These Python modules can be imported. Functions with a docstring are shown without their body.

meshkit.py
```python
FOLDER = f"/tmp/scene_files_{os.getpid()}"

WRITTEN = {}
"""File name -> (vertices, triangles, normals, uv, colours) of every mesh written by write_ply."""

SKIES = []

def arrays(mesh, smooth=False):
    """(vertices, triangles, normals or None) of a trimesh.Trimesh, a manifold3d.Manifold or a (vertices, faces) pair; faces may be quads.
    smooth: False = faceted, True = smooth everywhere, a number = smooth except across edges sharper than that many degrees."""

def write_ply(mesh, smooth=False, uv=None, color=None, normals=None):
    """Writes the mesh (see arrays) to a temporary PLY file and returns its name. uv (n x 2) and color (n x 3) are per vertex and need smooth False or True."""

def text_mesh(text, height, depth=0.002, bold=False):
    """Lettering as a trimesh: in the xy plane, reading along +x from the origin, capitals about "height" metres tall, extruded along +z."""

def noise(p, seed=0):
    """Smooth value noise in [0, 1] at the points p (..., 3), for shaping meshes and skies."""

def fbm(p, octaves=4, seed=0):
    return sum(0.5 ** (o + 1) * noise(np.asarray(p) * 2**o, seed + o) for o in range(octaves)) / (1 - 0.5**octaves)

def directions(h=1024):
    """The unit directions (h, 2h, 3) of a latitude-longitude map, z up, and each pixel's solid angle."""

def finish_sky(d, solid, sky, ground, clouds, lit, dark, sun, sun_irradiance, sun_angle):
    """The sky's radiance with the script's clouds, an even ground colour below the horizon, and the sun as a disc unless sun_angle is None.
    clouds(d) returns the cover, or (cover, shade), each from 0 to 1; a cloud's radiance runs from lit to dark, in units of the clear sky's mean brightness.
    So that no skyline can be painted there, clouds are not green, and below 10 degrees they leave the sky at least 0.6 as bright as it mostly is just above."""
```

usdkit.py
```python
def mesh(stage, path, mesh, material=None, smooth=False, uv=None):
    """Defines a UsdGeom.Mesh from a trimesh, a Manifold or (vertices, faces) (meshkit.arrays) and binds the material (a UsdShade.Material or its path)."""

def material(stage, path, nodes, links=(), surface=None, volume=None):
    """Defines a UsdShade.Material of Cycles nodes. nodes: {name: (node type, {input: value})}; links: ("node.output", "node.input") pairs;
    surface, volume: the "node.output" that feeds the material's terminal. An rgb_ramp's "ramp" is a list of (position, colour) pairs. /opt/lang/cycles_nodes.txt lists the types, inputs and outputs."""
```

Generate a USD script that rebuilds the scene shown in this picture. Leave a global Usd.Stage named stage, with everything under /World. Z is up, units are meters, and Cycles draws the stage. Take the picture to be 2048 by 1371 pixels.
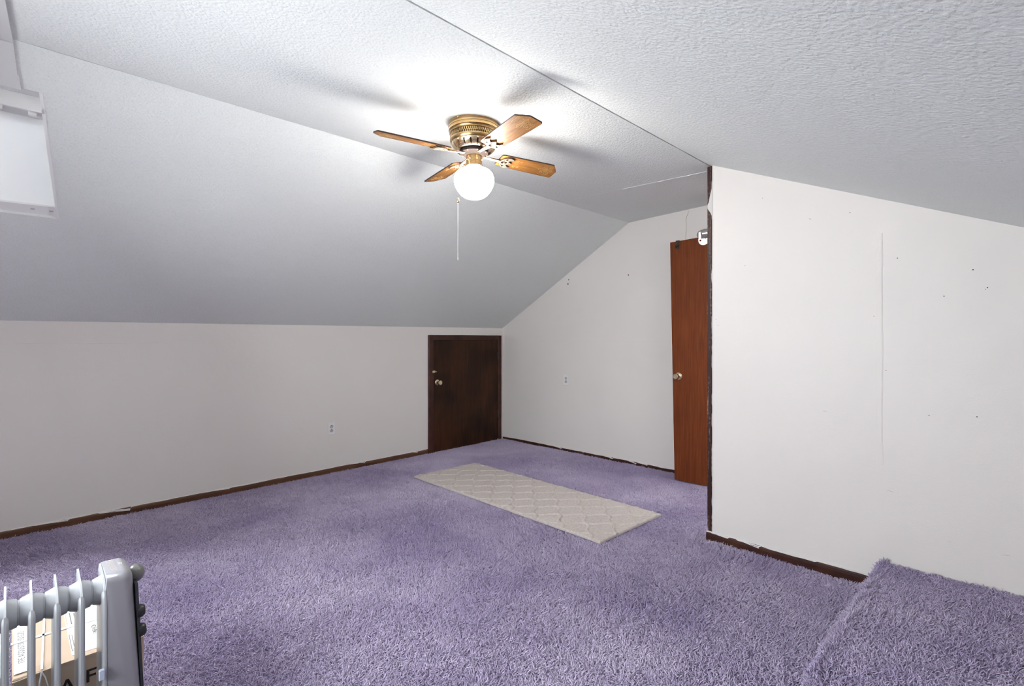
import math, random
import numpy as np, trimesh, manifold3d as m3, usdkit, meshkit
from shapely.geometry import Polygon, LineString, Point, box as sbox
from shapely.ops import unary_union
from shapely import affinity
from pxr import Usd, UsdGeom, UsdLux, UsdShade, Gf, Sdf, Vt

stage = Usd.Stage.CreateInMemory()
UsdGeom.SetStageUpAxis(stage, UsdGeom.Tokens.z)
UsdGeom.SetStageMetersPerUnit(stage, 1.0)
UsdGeom.Xform.Define(stage, '/World')
UsdGeom.Scope.Define(stage, '/World/Looks')
rng = np.random.default_rng(7)
random.seed(7)

# ------------------------------------------------------------------ camera
FPX, YAW, HOR = 1015.5, 45.31, 677.6          # focal length and horizon in pixels of the 2048x1371 frame
cam = UsdGeom.Camera.Define(stage, '/World/camera')
AP = 36.0
cam.CreateHorizontalApertureAttr(AP)
cam.CreateVerticalApertureAttr(AP * 1371 / 2048)
cam.CreateFocalLengthAttr(FPX / 2048 * AP)
cam.CreateVerticalApertureOffsetAttr(-(685.5 - HOR) / 2048 * AP)
cam.CreateClippingRangeAttr(Gf.Vec2f(0.05, 100))
cam.CreateExposureAttr(0.90)
cam.AddTranslateOp().Set((0, 0, 1.25))
cam.AddRotateXYZOp().Set((90, 0, YAW - 90))

# ------------------------------------------------------------------ light: sky dome outside, daylight at the back window, fan globe below
GLOBE = 36.0
DAY = 5.4
SKY = 36.0
dome = UsdLux.DomeLight.Define(stage, '/World/sky')
dome.CreateIntensityAttr(1.6)
dome.CreateColorAttr(Gf.Vec3f(0.95, 0.98, 1.0))
day = UsdLux.RectLight.Define(stage, '/World/daylight')
day.CreateWidthAttr(2.1); day.CreateHeightAttr(.97)
day.CreateIntensityAttr(DAY)
day.CreateColorAttr(Gf.Vec3f(0.90, 0.96, 1.0))
day.AddTranslateOp().Set((-1.17, 1.50, 1.39))
day.AddRotateXYZOp().Set((90, 0, -90))

skyl = UsdLux.RectLight.Define(stage, '/World/skylight_daylight')
skyl.CreateWidthAttr(0.56); skyl.CreateHeightAttr(0.74)
skyl.CreateIntensityAttr(SKY)
skyl.CreateColorAttr(Gf.Vec3f(0.93, 0.97, 1.0))
skyl.AddTranslateOp().Set((-.42, 3.33, 2.28))
skyl.AddRotateXYZOp().Set((-31.5, 0, 0))

# ------------------------------------------------------------------ helpers
used = {}
def numbered(parent, name):
    k = used.get((parent, name), 0); used[(parent, name)] = k + 1
    return name if k == 0 else f'{name}_{k:03d}'
def ppath(parent):
    return '/World' if parent is None else str((parent.GetPrim() if hasattr(parent, 'GetPrim') else parent).GetPath())
def tag(o, label=None, cat=None, group=None, kind=None):
    p = o.GetPrim() if hasattr(o, 'GetPrim') else o
    for k, v in (('label', label), ('category', cat), ('group', group), ('kind', kind)):
        if v: p.SetCustomDataByKey(k, v)
    return o
def obj(name, mesh, mat, parent=None, smooth=False, loc=None, rotz=None, rotx=None, label=None, kind=None):
    pp = ppath(parent)
    if isinstance(mesh, (list, tuple)) and len(mesh) and isinstance(mesh[0], trimesh.Trimesh):
        mesh = trimesh.util.concatenate(mesh)
    m = usdkit.mesh(stage, pp + '/' + numbered(pp, name), mesh, mat, smooth=smooth)
    if loc is not None: m.AddTranslateOp().Set(tuple(map(float, loc)))
    if rotz: m.AddRotateZOp().Set(float(rotz))
    if rotx: m.AddRotateXOp().Set(float(rotx))
    tag(m, label=label, kind=kind)
    return m
def thing(name, label, cat, loc=(0, 0, 0), rotz=0, group=None, kind=None):
    x = UsdGeom.Xform.Define(stage, '/World/' + numbered('/World', name))
    x.AddTranslateOp().Set(tuple(map(float, loc)))
    if rotz: x.AddRotateZOp().Set(float(rotz))
    return tag(x, label, cat, group, kind)
def bx(x0, x1, y0, y1, z0, z1):
    m = trimesh.creation.box((x1 - x0, y1 - y0, z1 - z0)); m.apply_translation(((x0 + x1) / 2, (y0 + y1) / 2, (z0 + z1) / 2)); return m
def man(m): return m3.Manifold(m3.Mesh(np.asarray(m.vertices, np.float32), np.asarray(m.faces, np.uint32)))
def tri(M):
    q = M.to_mesh(); return trimesh.Trimesh(q.vert_properties[:, :3], q.tri_verts, process=False)
def rbox(x0, x1, y0, y1, z0, z1, r, seg=12):
    """rounded box: hull of spheres"""
    s = m3.Manifold.sphere(r, seg)
    c = [s.translate((x, y, z)) for x in (x0 + r, x1 - r) for y in (y0 + r, y1 - r) for z in (z0 + r, z1 - r)]
    return tri(m3.Manifold.batch_hull(c))
def cham(x0, x1, y0, y1, z0, z1, c):
    """chamfered box: hull of three boxes"""
    b = [bx(x0 + c, x1 - c, y0 + c, y1 - c, z0, z1), bx(x0 + c, x1 - c, y0, y1, z0 + c, z1 - c), bx(x0, x1, y0 + c, y1 - c, z0 + c, z1 - c)]
    return trimesh.util.concatenate(b).convex_hull
def lathe(prof, n=48): 
    return trimesh.creation.revolve(np.array(prof, float), sections=n)
def extr(poly, h):
    gs = getattr(poly, 'geoms', [poly])
    return trimesh.util.concatenate([trimesh.creation.extrude_polygon(g, h, engine='earcut') for g in gs if g.area > 1e-9])
def tube(path, r, n=8, caps=True):
    path = np.asarray(path, float); K = len(path)
    rr = np.broadcast_to(np.asarray(r, float), (K,))
    t = np.gradient(path, axis=0); t /= np.linalg.norm(t, axis=1, keepdims=True)
    ref = np.array([0, 0, 1.0]) if abs(t[0, 2]) < .9 else np.array([1.0, 0, 0])
    v = []; 
    for i in range(K):
        a = np.cross(t[i], ref); a /= np.linalg.norm(a); b = np.cross(t[i], a); ref = np.cross(a, t[i]) if False else ref
        th = np.arange(n) / n * 2 * np.pi
        v.append(path[i] + rr[i] * (np.cos(th)[:, None] * a + np.sin(th)[:, None] * b))
    v = np.vstack(v); f = []
    for i in range(K - 1):
        for j in range(n):
            a, b = i * n + j, i * n + (j + 1) % n
            f += [(a, a + n, b), (b, a + n, b + n)]
    if caps:
        v = np.vstack([v, path[0], path[-1]]); e = len(v)
        for j in range(n):
            f += [(e - 2, j, (j + 1) % n), (e - 1, (K - 1) * n + (j + 1) % n, (K - 1) * n + j)]
    m = trimesh.Trimesh(v, f, process=False); m.fix_normals(); return m
def rot(m, deg, axis, pt=(0, 0, 0)):
    m = m.copy(); m.apply_transform(trimesh.transformations.rotation_matrix(math.radians(deg), axis, pt)); return m
def mv(m, *t):
    m = m.copy(); m.apply_translation(t); return m
def prism(pts, thick):
    """solid between a planar 3d polygon and its copy moved by thick; fan triangulation through earcut on the dominant plane"""
    p = np.array(pts, float); th = np.array(thick, float); n = len(p)
    nn = np.zeros(3)
    for i in range(n): nn += np.cross(p[i], p[(i + 1) % n])
    k = int(np.argmax(abs(nn))); ax = [i for i in range(3) if i != k]
    v2, f2 = trimesh.creation.triangulate_polygon(Polygon(p[:, ax]), engine='earcut')
    idx = [int(np.argmin(((p[:, ax] - q) ** 2).sum(1))) for q in v2]
    f2 = np.array([[idx[i] for i in t] for t in f2])
    v = np.vstack([p, p + th]); f = [tuple(t) for t in f2] + [tuple(t[::-1] + n) for t in f2]
    for i in range(n):
        j = (i + 1) % n; f += [(i, j, j + n), (i, j + n, i + n)]
    m = trimesh.Trimesh(v, f, process=False); m.fix_normals(); return m

# ------------------------------------------------------------------ materials
def M(name, color, rough=0.5, metallic=0.0, color2=None, cscale=6.0, stretch=(1, 1, 1), bump=None, ramp=(0.35, 0.65), spec=0.5, coat=0.0, extra=None, detail=3.0, coord='object', dist=0.0):
    nodes = {'p': ('principled_bsdf', dict(base_color=color, roughness=rough, metallic=metallic, specular_ior_level=spec, coat_weight=coat))}
    links = []
    if color2 is not None or bump is not None:
        nodes['tc'] = ('texture_coordinate', {}) if coord == 'object' else ('geometry', {})
        src = 'tc.object' if coord == 'object' else 'tc.position'
    if color2 is not None:
        nodes['mp'] = ('mapping', dict(scale=stretch)); links.append((src, 'mp.vector'))
        nodes['n'] = ('noise_texture', dict(scale=cscale, detail=detail, roughness=0.6, distortion=dist)); links.append(('mp.vector', 'n.vector'))
        nodes['r'] = ('rgb_ramp', dict(ramp=[(0, color), (ramp[0], color), (ramp[1], color2), (1, color2)])); links += [('n.fac', 'r.fac'), ('r.color', 'p.base_color')]
    if bump is not None:
        sc, st, di = bump[:3]
        nodes['bn'] = ('noise_texture', dict(scale=sc, detail=2.0, roughness=0.5)); links.append((src if len(bump) < 4 else 'mp.vector', 'bn.vector'))
        nodes['b'] = ('bump', dict(strength=st, distance=di)); links += [('bn.fac', 'b.height'), ('b.normal', 'p.normal')]
    if extra: nodes['p'][1].update(extra)
    return usdkit.material(stage, '/World/Looks/' + name, nodes, links, surface='p.BSDF')

WALL = (0.765, 0.728, 0.700)
def wall_material(name, col):
    # satin wall paint: very faint mottling and sparse nail holes
    nodes = {'g': ('geometry', {}),
             'n': ('noise_texture', dict(scale=1.3, detail=3.0)),
             'r': ('rgb_ramp', dict(ramp=[(0.3, tuple(c * .975 for c in col)), (0.7, tuple(min(1, c * 1.015) for c in col))])),
             'bn': ('noise_texture', dict(scale=260.0, detail=2.0)), 'bn2': ('noise_texture', dict(scale=7.0, detail=2.0)),
             'a': ('math', dict(math_type='multiply_add', value2=6.0)),
             'b': ('bump', dict(strength=0.35, distance=0.0012)),
             'p': ('principled_bsdf', dict(roughness=0.48, specular_ior_level=0.4))}
    links = [('g.position', 'n.vector'), ('g.position', 'bn.vector'), ('g.position', 'bn2.vector'), ('n.fac', 'r.fac'), ('r.color', 'p.base_color'),
             ('bn2.fac', 'a.value1'), ('bn.fac', 'a.value3'), ('a.value', 'b.height'), ('b.normal', 'p.normal')]
    return usdkit.material(stage, '/World/Looks/' + name, nodes, links, surface='p.BSDF')
m_wall = wall_material('wall_paint', WALL)
def stipple(name, col, scale, strength, dist):
    nodes = {'g': ('geometry', {}), 'n1': ('noise_texture', dict(scale=scale, detail=2.5, roughness=0.62)),
             'v': ('voronoi_texture', dict(scale=scale * .62, feature='smooth_f1', smoothness=0.6)),
             'a': ('math', dict(math_type='multiply_add', value2=-0.9)),
             'b': ('bump', dict(strength=strength, distance=dist)),
             'cr': ('rgb_ramp', dict(ramp=[(0.28, tuple(c * .88 for c in col)), (0.45, col)])),
             'p': ('principled_bsdf', dict(roughness=0.75, specular_ior_level=0.25))}
    links = [('g.position', 'n1.vector'), ('g.position', 'v.vector'), ('v.distance', 'a.value1'), ('n1.fac', 'a.value3'), ('a.value', 'b.height'), ('b.normal', 'p.normal'), ('n1.fac', 'cr.fac'), ('cr.color', 'p.base_color')]
    return usdkit.material(stage, '/World/Looks/' + name, nodes, links, surface='p.BSDF')
CEIL = (0.775, 0.800, 0.790)
m_ceil_soft = stipple('stippled_paint_soft', CEIL, 150.0, 0.60, 0.0026)
m_ceil_rough = stipple('stippled_paint_rough', CEIL, 140.0, 0.62, 0.0030)
m_smoothwhite = M('smooth_board_paint', (0.66, 0.66, 0.66), 0.6)
m_dark = M('dark_gap', (0.03, 0.03, 0.03), 0.9)
m_trim = M('dark_stained_trim', (0.034, 0.011, 0.008), 0.42, spec=0.3, color2=(0.066, 0.022, 0.013), cscale=9, stretch=(1, 1, 1), bump=(60, 0.15, 0.002))
m_trim_brown = M('brown_stained_trim', (0.075, 0.030, 0.014), 0.42, color2=(0.13, 0.058, 0.027), cscale=7, stretch=(0.6, 4, 4), bump=(60, 0.15, 0.002))
m_smear = M('white_paint_smear', (0.62, 0.60, 0.59), 0.6)
m_plate = M('outlet_plate_white', (0.80, 0.79, 0.79), 0.35)
m_recept = M('receptacle_grey', (0.55, 0.50, 0.50), 0.4)
m_slot = M('slot_dark', (0.02, 0.018, 0.018), 0.6)
m_brassknob = M('pale_brass', (0.72, 0.62, 0.42), 0.18, 1.0)
m_nickel = M('satin_nickel', (0.56, 0.55, 0.52), 0.28, 1.0)
m_whitemetal = M('white_enamel', (0.85, 0.85, 0.84), 0.3)
m_brass = M('antique_brass', (0.47, 0.315, 0.15), 0.27, 1.0, color2=(0.35, 0.225, 0.10), cscale=14, stretch=(1, 1, 8))
m_brass2 = M('polished_brass', (0.78, 0.62, 0.40), 0.22, 1.0)
m_hub = M('dark_hub_iron', (0.030, 0.020, 0.015), 0.75, 0.0, spec=0.2)
m_irondark = M('iron_side_brown', (0.10, 0.06, 0.035), 0.5, 0.6)
m_iron = M('pale_brass_iron', (0.80, 0.70, 0.55), 0.38, 0.85)
m_chain = M('chain_white', (0.80, 0.79, 0.76), 0.35)
m_engrave = M('engraved_gilt', (0.46, 0.26, 0.085), 0.45)
m_white_heater = M('heater_enamel', (0.45, 0.465, 0.49), 0.30)
m_heater_cap = M('heater_cap_plastic', (0.32, 0.315, 0.34), 0.40)
m_panel_dark = M('control_panel_dark', (0.035, 0.037, 0.045), 0.4)
m_grey = M('dome_grey', (0.16, 0.155, 0.15), 0.3)
m_black = M('black_plastic', (0.015, 0.015, 0.016), 0.35)
m_bluegrey = M('blue_grey_plastic', (0.28, 0.32, 0.48), 0.45)
m_paletag = M('pale_blue_tag', (0.60, 0.66, 0.80), 0.5)
m_card = M('cardboard', (0.52, 0.39, 0.29), 0.85, color2=(0.58, 0.45, 0.34), cscale=5, bump=(180, 0.1, 0.001))
m_label = M('printed_paper', (0.82, 0.81, 0.80), 0.7)
m_ink = M('ink_grey', (0.18, 0.17, 0.17), 0.7)
m_inkblack = M('ink_black', (0.012, 0.012, 0.012), 0.6)
m_strap = M('clear_strap', (0.80, 0.83, 0.88), 0.25)
m_carton = M('white_carton', (0.62, 0.66, 0.70), 0.6)
m_shade = None
m_wire = M('tan_wire', (0.36, 0.32, 0.25), 0.6)
m_hook = M('dark_bronze_hook', (0.06, 0.045, 0.035), 0.4, 0.6)
m_rug = M('rug_yarn', (0.50, 0.445, 0.415), 0.95, color2=(0.60, 0.545, 0.515), cscale=55, bump=(420, 0.8, 0.004), coord='world')
m_carpetbase = M('carpet_backing', (0.26, 0.225, 0.34), 0.95)
def wood(name, a, b, axis_stretch, scale, rough, coat=0.0, blot=None):
    nodes = {'tc': ('texture_coordinate', {}), 'mp': ('mapping', dict(scale=axis_stretch)),
             'n': ('noise_texture', dict(scale=scale, detail=5.0, roughness=0.65, distortion=0.4)),
             'r': ('rgb_ramp', dict(ramp=[(0.30, a), (0.52, tuple((x + y) / 2 for x, y in zip(a, b))), (0.70, b)])),
             'n2': ('noise_texture', dict(scale=2.6, detail=2.0)), 'r2': ('rgb_ramp', dict(ramp=[(0.34, blot or (0.85, 0.85, 0.85)), (0.62, (1, 1, 1))])),
             'x': ('mix', dict(mix_type='multiply', fac=1.0)), 'b': ('bump', dict(strength=0.12, distance=0.001)),
             'p': ('principled_bsdf', dict(roughness=rough, coat_weight=coat, coat_roughness=0.25, specular_ior_level=0.2))}
    links = [('tc.object', 'mp.vector'), ('mp.vector', 'n.vector'), ('n.fac', 'r.fac'), ('tc.object', 'n2.vector'), ('n2.fac', 'r2.fac'), ('r.color', 'x.color1'), ('r2.color', 'x.color2'), ('x.color', 'p.base_color'), ('n.fac', 'b.height'), ('b.normal', 'p.normal')]
    return usdkit.material(stage, '/World/Looks/' + name, nodes, links, surface='p.BSDF')
m_door = wood('mahogany_door', (0.115, 0.0235, 0.0045), (0.190, 0.046, 0.0095), (14, 14, 0.7), 4.0, 0.5)
m_doordark = wood('dark_walnut_door', (0.026, 0.0090, 0.0035), (0.074, 0.026, 0.0085), (13, 13, 0.8), 4.0, 0.45, blot=(0.35, 0.32, 0.34))
m_blade = wood('oak_blade', (0.16, 0.060, 0.014), (0.42, 0.19, 0.050), (2.2, 30, 30), 3.0, 0.45)
m_bladeedge = M('blade_edge_dark', (0.045, 0.018, 0.010), 0.5)
# carpet yarn: lavender with worn, faded and bluer areas
nodes = {'g': ('geometry', {}), 'n': ('noise_texture', dict(scale=1.3, detail=3.5, roughness=0.6)), 'n3': ('noise_texture', dict(scale=90.0, detail=1.0)),
         'r': ('rgb_ramp', dict(ramp=[(0.33, (0.385, 0.325, 0.500)), (0.5, (0.500, 0.435, 0.600)), (0.68, (0.610, 0.545, 0.695))])),
         'r3': ('rgb_ramp', dict(ramp=[(0.3, (0.80, 0.80, 0.82)), (0.7, (1.12, 1.10, 1.10))])),
         'x': ('mix', dict(mix_type='multiply', fac=1.0)),
         'p': ('principled_bsdf', dict(roughness=0.85, specular_ior_level=0.2, sheen_weight=0.15, sheen_roughness=0.5))}
m_pile = usdkit.material(stage, '/World/Looks/carpet_yarn', nodes, [('g.position', 'n.vector'), ('g.position', 'n3.vector'), ('n.fac', 'r.fac'), ('n3.fac', 'r3.fac'), ('r.color', 'x.color1'), ('r3.color', 'x.color2'), ('x.color', 'p.base_color')], surface='p.BSDF')
# corner trim: dark stain with smeared white and brown worn patches along its length
nodes = {'g': ('geometry', {}), 'mp': ('mapping', dict(scale=(14, 60, 2.6))), 'n': ('noise_texture', dict(scale=1.0, detail=4.0, roughness=0.65)),
         'mp2': ('mapping', dict(scale=(90, 90, 60))), 'n2': ('noise_texture', dict(scale=1.0, detail=3.0)),
         'ad': ('math', dict(math_type='multiply_add', value2=0.35)), 
         'r': ('rgb_ramp', dict(ramp=[(0.0, (0.020, 0.008, 0.008)), (0.72, (0.036, 0.014, 0.013)), (0.81, (0.12, 0.07, 0.055)), (0.92, (0.42, 0.37, 0.34)), (1, (0.5, 0.46, 0.44))])),
         'p': ('principled_bsdf', dict(roughness=0.45, specular_ior_level=0.25))}
m_cornertrim = usdkit.material(stage, '/World/Looks/smeared_corner_trim', nodes, [('g.position', 'mp.vector'), ('mp.vector', 'n.vector'), ('g.position', 'mp2.vector'), ('mp2.vector', 'n2.vector'), ('n2.fac', 'ad.value1'), ('n.fac', 'ad.value3'), ('ad.value', 'r.fac'), ('r.color', 'p.base_color')], surface='p.BSDF')
m_globe = usdkit.material(stage, '/World/Looks/lit_opal_globe', {'e': ('emission', dict(color=(1.0, 0.965, 0.925), strength=GLOBE))}, surface='e.emission')
m_shade = usdkit.material(stage, '/World/Looks/white_shade_cloth', {'d': ('diffuse_bsdf', dict(color=(0.88, 0.89, 0.89))), 't': ('translucent_bsdf', dict(color=(0.86, 0.87, 0.87))), 'x': ('mix_closure', dict(fac=0.22))},
                          [('d.BSDF', 'x.closure1'), ('t.BSDF', 'x.closure2')], surface='x.closure')
m_glass = usdkit.material(stage, '/World/Looks/window_glass', {'f': ('fresnel', dict(IOR=1.45)), 't': ('transparent_bsdf', {}), 'g': ('glossy_bsdf', dict(roughness=0.02)), 'x': ('mix_closure', {})},
                          [('f.fac', 'x.fac'), ('t.BSDF', 'x.closure1'), ('g.BSDF', 'x.closure2')], surface='x.closure')

# ------------------------------------------------------------------ room measurements
XE, XP, XB = 4.414, 3.102, -1.0            # end wall, partition, back wall
YC = 4.633; AW = math.radians(1.676)       # left wall corner and its small skew
def yw(x): return YC - (XE - x) * math.tan(AW)
def zk(x): return 1.386 - (XE - x) * 0.0045
YR, ZR = 1.397, 2.337                      # ridge line
def zr(x): return ZR if x < 3.24 else ZR + (x - 3.24) * (2.459 - ZR) / (XE - 3.24)
def ycr(x): return 2.794 - (XE - x) * 0.0025
def zcr(x): return 2.416 + (XE - x) * 0.0015
SR = 0.4393                                # fall of the right slope
def zright(y): return ZR + .004 + (y - YR) * SR
YN = -0.95                                 # low wall behind the camera's right shoulder
def st(o, label, cat): return tag(o, label, cat, kind='structure')
PILE = 0.0

# floor
st(obj('floor', bx(XB - .12, XE + .12, YN - .12, YC + .15, -.12, -.013), m_carpetbase), 'flat floor under the lavender shag carpet', 'floor')

# walls
w = st(thing('wall_left', 'long low off-white knee wall under the sloping ceiling', 'wall'), None, None)
obj('wall_surface', prism([(XB - .1, yw(XB - .1), -.1), (XE + .1, yw(XE + .1), -.1), (XE + .1, yw(XE + .1), zk(XE + .1) + .01), (XB - .1, yw(XB - .1), zk(XB - .1) + .01)], (0, .12, 0)), m_wall, w)
# faint horizontal tape joint near the top of the knee wall
obj('tape_joint', tube([(x, yw(x) + .0012, 1.222 + .0015 * math.sin(x * 9)) for x in np.linspace(-.6, 1.1, 40)], .0022, 6), m_wall, w)
w = st(thing('wall_end', 'off-white gable wall at the far end with the red-brown door standing before it', 'wall'), None, None)
obj('wall_surface', prism([(XE, YC + .1, -.1), (XE, YC + .1, 1.33), (XE, ycr(XE), 2.43), (XE, 1.989, 2.455), (XE, 1.2, 2.50), (XE, .0, 2.50), (XE, .0, -.1)], (.12, 0, 0)), m_wall, w)
def chip(y, z, pts):
    return prism([(XE - .0012, y + a, z + b) for a, b in pts], (.0022, 0, 0))
for (y, z, s, sd) in [(3.567, 1.907, .014, 1), (3.556, 1.882, .005, 2), (3.578, 1.862, .016, 3), (2.80, 1.893, .010, 4)]:
    r2 = np.random.default_rng(sd); an = np.sort(r2.uniform(0, 6.283, 9)); rr = r2.uniform(.45, 1, 9)
    obj('paint_chip', chip(y, z, [(s * .6 * q * math.cos(t), s * q * math.sin(t)) for t, q in zip(an, rr)]), m_slot, w, label='dark chip in the wall paint')
obj('tape_joint', tube([(XE + .0012, y, 1.225 + .0015 * math.sin(y * 11)) for y in np.linspace(2.2, 4.6, 40)], .0022, 6), m_wall, w)
w = st(thing('wall_right', 'tall off-white partition wall on the right with dark trim at its near edge', 'wall'), None, None)
obj('wall_surface', prism([(XP, YN - .1, -.1), (XP, YR - .03, -.1), (XP, YR - .03, zright(YR - .03) + .004), (XP, YN - .1, zright(YN - .1) + .004)], (.10, 0, 0)), m_wall, w)
# vertical drywall seam with rough compound, nail pops and scuffs
sy = 0.513
zz = np.linspace(.62, 1.78, 60); wv = .011 + .005 * meshkit.noise(np.c_[zz * 9, zz * 0, zz * 0], 3)
seam = []
for s in (-1, 1): seam.append(np.c_[np.full(60, XP), sy + s * wv, zz])
mid = np.c_[np.full(60, XP) - .0028 - .0022 * meshkit.noise(np.c_[zz * 14, zz * 0, zz * 0 + 5], 5), np.full(60, sy) - .004, zz]
v = np.vstack([seam[0], mid, seam[1]]); f = []
for i in range(59):
    for a in (0, 60): f += [(a + i, a + i + 60, a + i + 1), (a + i + 1, a + i + 60, a + i + 61)]
obj('drywall_seam', trimesh.Trimesh(v, f, process=False), m_wall, w, smooth=True)
r2 = np.random.default_rng(11)
def on_part(px, py):
    t = math.radians(YAW); fx, fy, rx, ry = math.cos(t), math.sin(t), math.sin(t), -math.cos(t)
    u = (px - 1024) / FPX; d = XP / (fx + u * rx); return d * (fy + u * ry), 1.25 - (py - HOR) / FPX * d
for px, py in [(1525, 396), (1700, 425), (1795, 516), (1490, 531), (1748, 632), (1946, 539), (1432, 638), (1436, 650), (1975, 575), (1888, 592), (1772, 740), (1858, 830), (1954, 833), (1621, 438), (1971, 578)]:
    y, z = on_part(px, py)
    obj('nail_hole', mv(rot(trimesh.creation.cylinder(r2.uniform(.0016, .0026), .0012, sections=9), 90, (0, 1, 0)), XP - .0004, y, z), m_slot, w)
for px, py, L, a in [(1650, 822, .022, 12), (1620, 438, .016, 40), (1780, 982, .03, 5), (2012, 1110, .03, -8), (1900, 1083, .012, -20), (1760, 818, .02, 60)]:
    y, z = on_part(px, py); c, s = math.cos(math.radians(a)), math.sin(math.radians(a))
    obj('scuff_mark', tube([(XP, y - c * L / 2, z - s * L / 2), (XP - .0006, y, z + .002), (XP, y + c * L / 2, z + s * L / 2)], [.0006, .0018, .0006], 6), m_recept, w)
# the wall returning from the partition to the end wall, with the doorway behind the partition
w = st(thing('wall_doorway', 'short wall behind the partition holding the doorway of the red-brown door', 'wall'), None, None)
obj('wall_surface', [bx(XP + .1, 3.24, 1.29, YR - .03, -.1, 2.5), bx(4.16, XE, 1.29, YR - .03, -.1, 2.5), bx(3.24, 4.16, 1.29, YR - .03, 2.12, 2.5)], m_wall, w)
st(obj('wall_closet', bx(XP + .1, XE, .2, .3, -.1, 2.5), m_wall), 'plain wall inside the closet behind the partition', 'wall')
st(obj('wall_low', bx(XB - .12, XP + .1, YN - .12, YN, -.1, zright(YN) + .02), m_wall), 'low knee wall under the right-hand slope', 'wall')
# back gable wall with the window opening
w = st(thing('wall_back', 'gable wall behind the camera with the window', 'wall'), None, None)
prof = Polygon([(YN - .1, -.1), (yw(XB) + .1, -.1), (yw(XB) + .1, 1.30), (ycr(XB), 2.44), (YR, 2.36), (YN - .1, zright(YN - .1) + .02)])
WY0, WY1, WZ0, WZ1 = .45, 2.55, .90, 1.88
pl = prof.difference(sbox(WY0, WZ0, WY1, WZ1))
me = extr(pl, .12); me.vertices = np.c_[XB - .12 + me.vertices[:, 2], me.vertices[:, 0], me.vertices[:, 1]]; me.fix_normals()
obj('wall_surface', me, m_wall, w)
w = st(thing('window_2', 'daylit window in the back gable wall', 'window'), None, None)
fr = []
for (a, b, c, d) in [(WY0, WY1, WZ0, WZ0 + .05), (WY0, WY1, WZ1 - .05, WZ1), (WY0, WY0 + .05, WZ0, WZ1), (WY1 - .05, WY1, WZ0, WZ1), (1.475, 1.525, WZ0, WZ1)]:
    obj('window_frame', bx(XB - .10, XB - .05, a, b, c, d), m_whitemetal, w)
obj('glass_pane', bx(XB - .078, XB - .074, WY0 + .05, 1.475, WZ0 + .05, WZ1 - .05), m_glass, w)
obj('glass_pane', bx(XB - .078, XB - .074, 1.525, WY1 - .05, WZ0 + .05, WZ1 - .05), m_glass, w)
obj('window_sill', bx(XB - .1, XB + .04, WY0 - .04, WY1 + .04, WZ0 - .03, WZ0), m_whitemetal, w)

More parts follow.
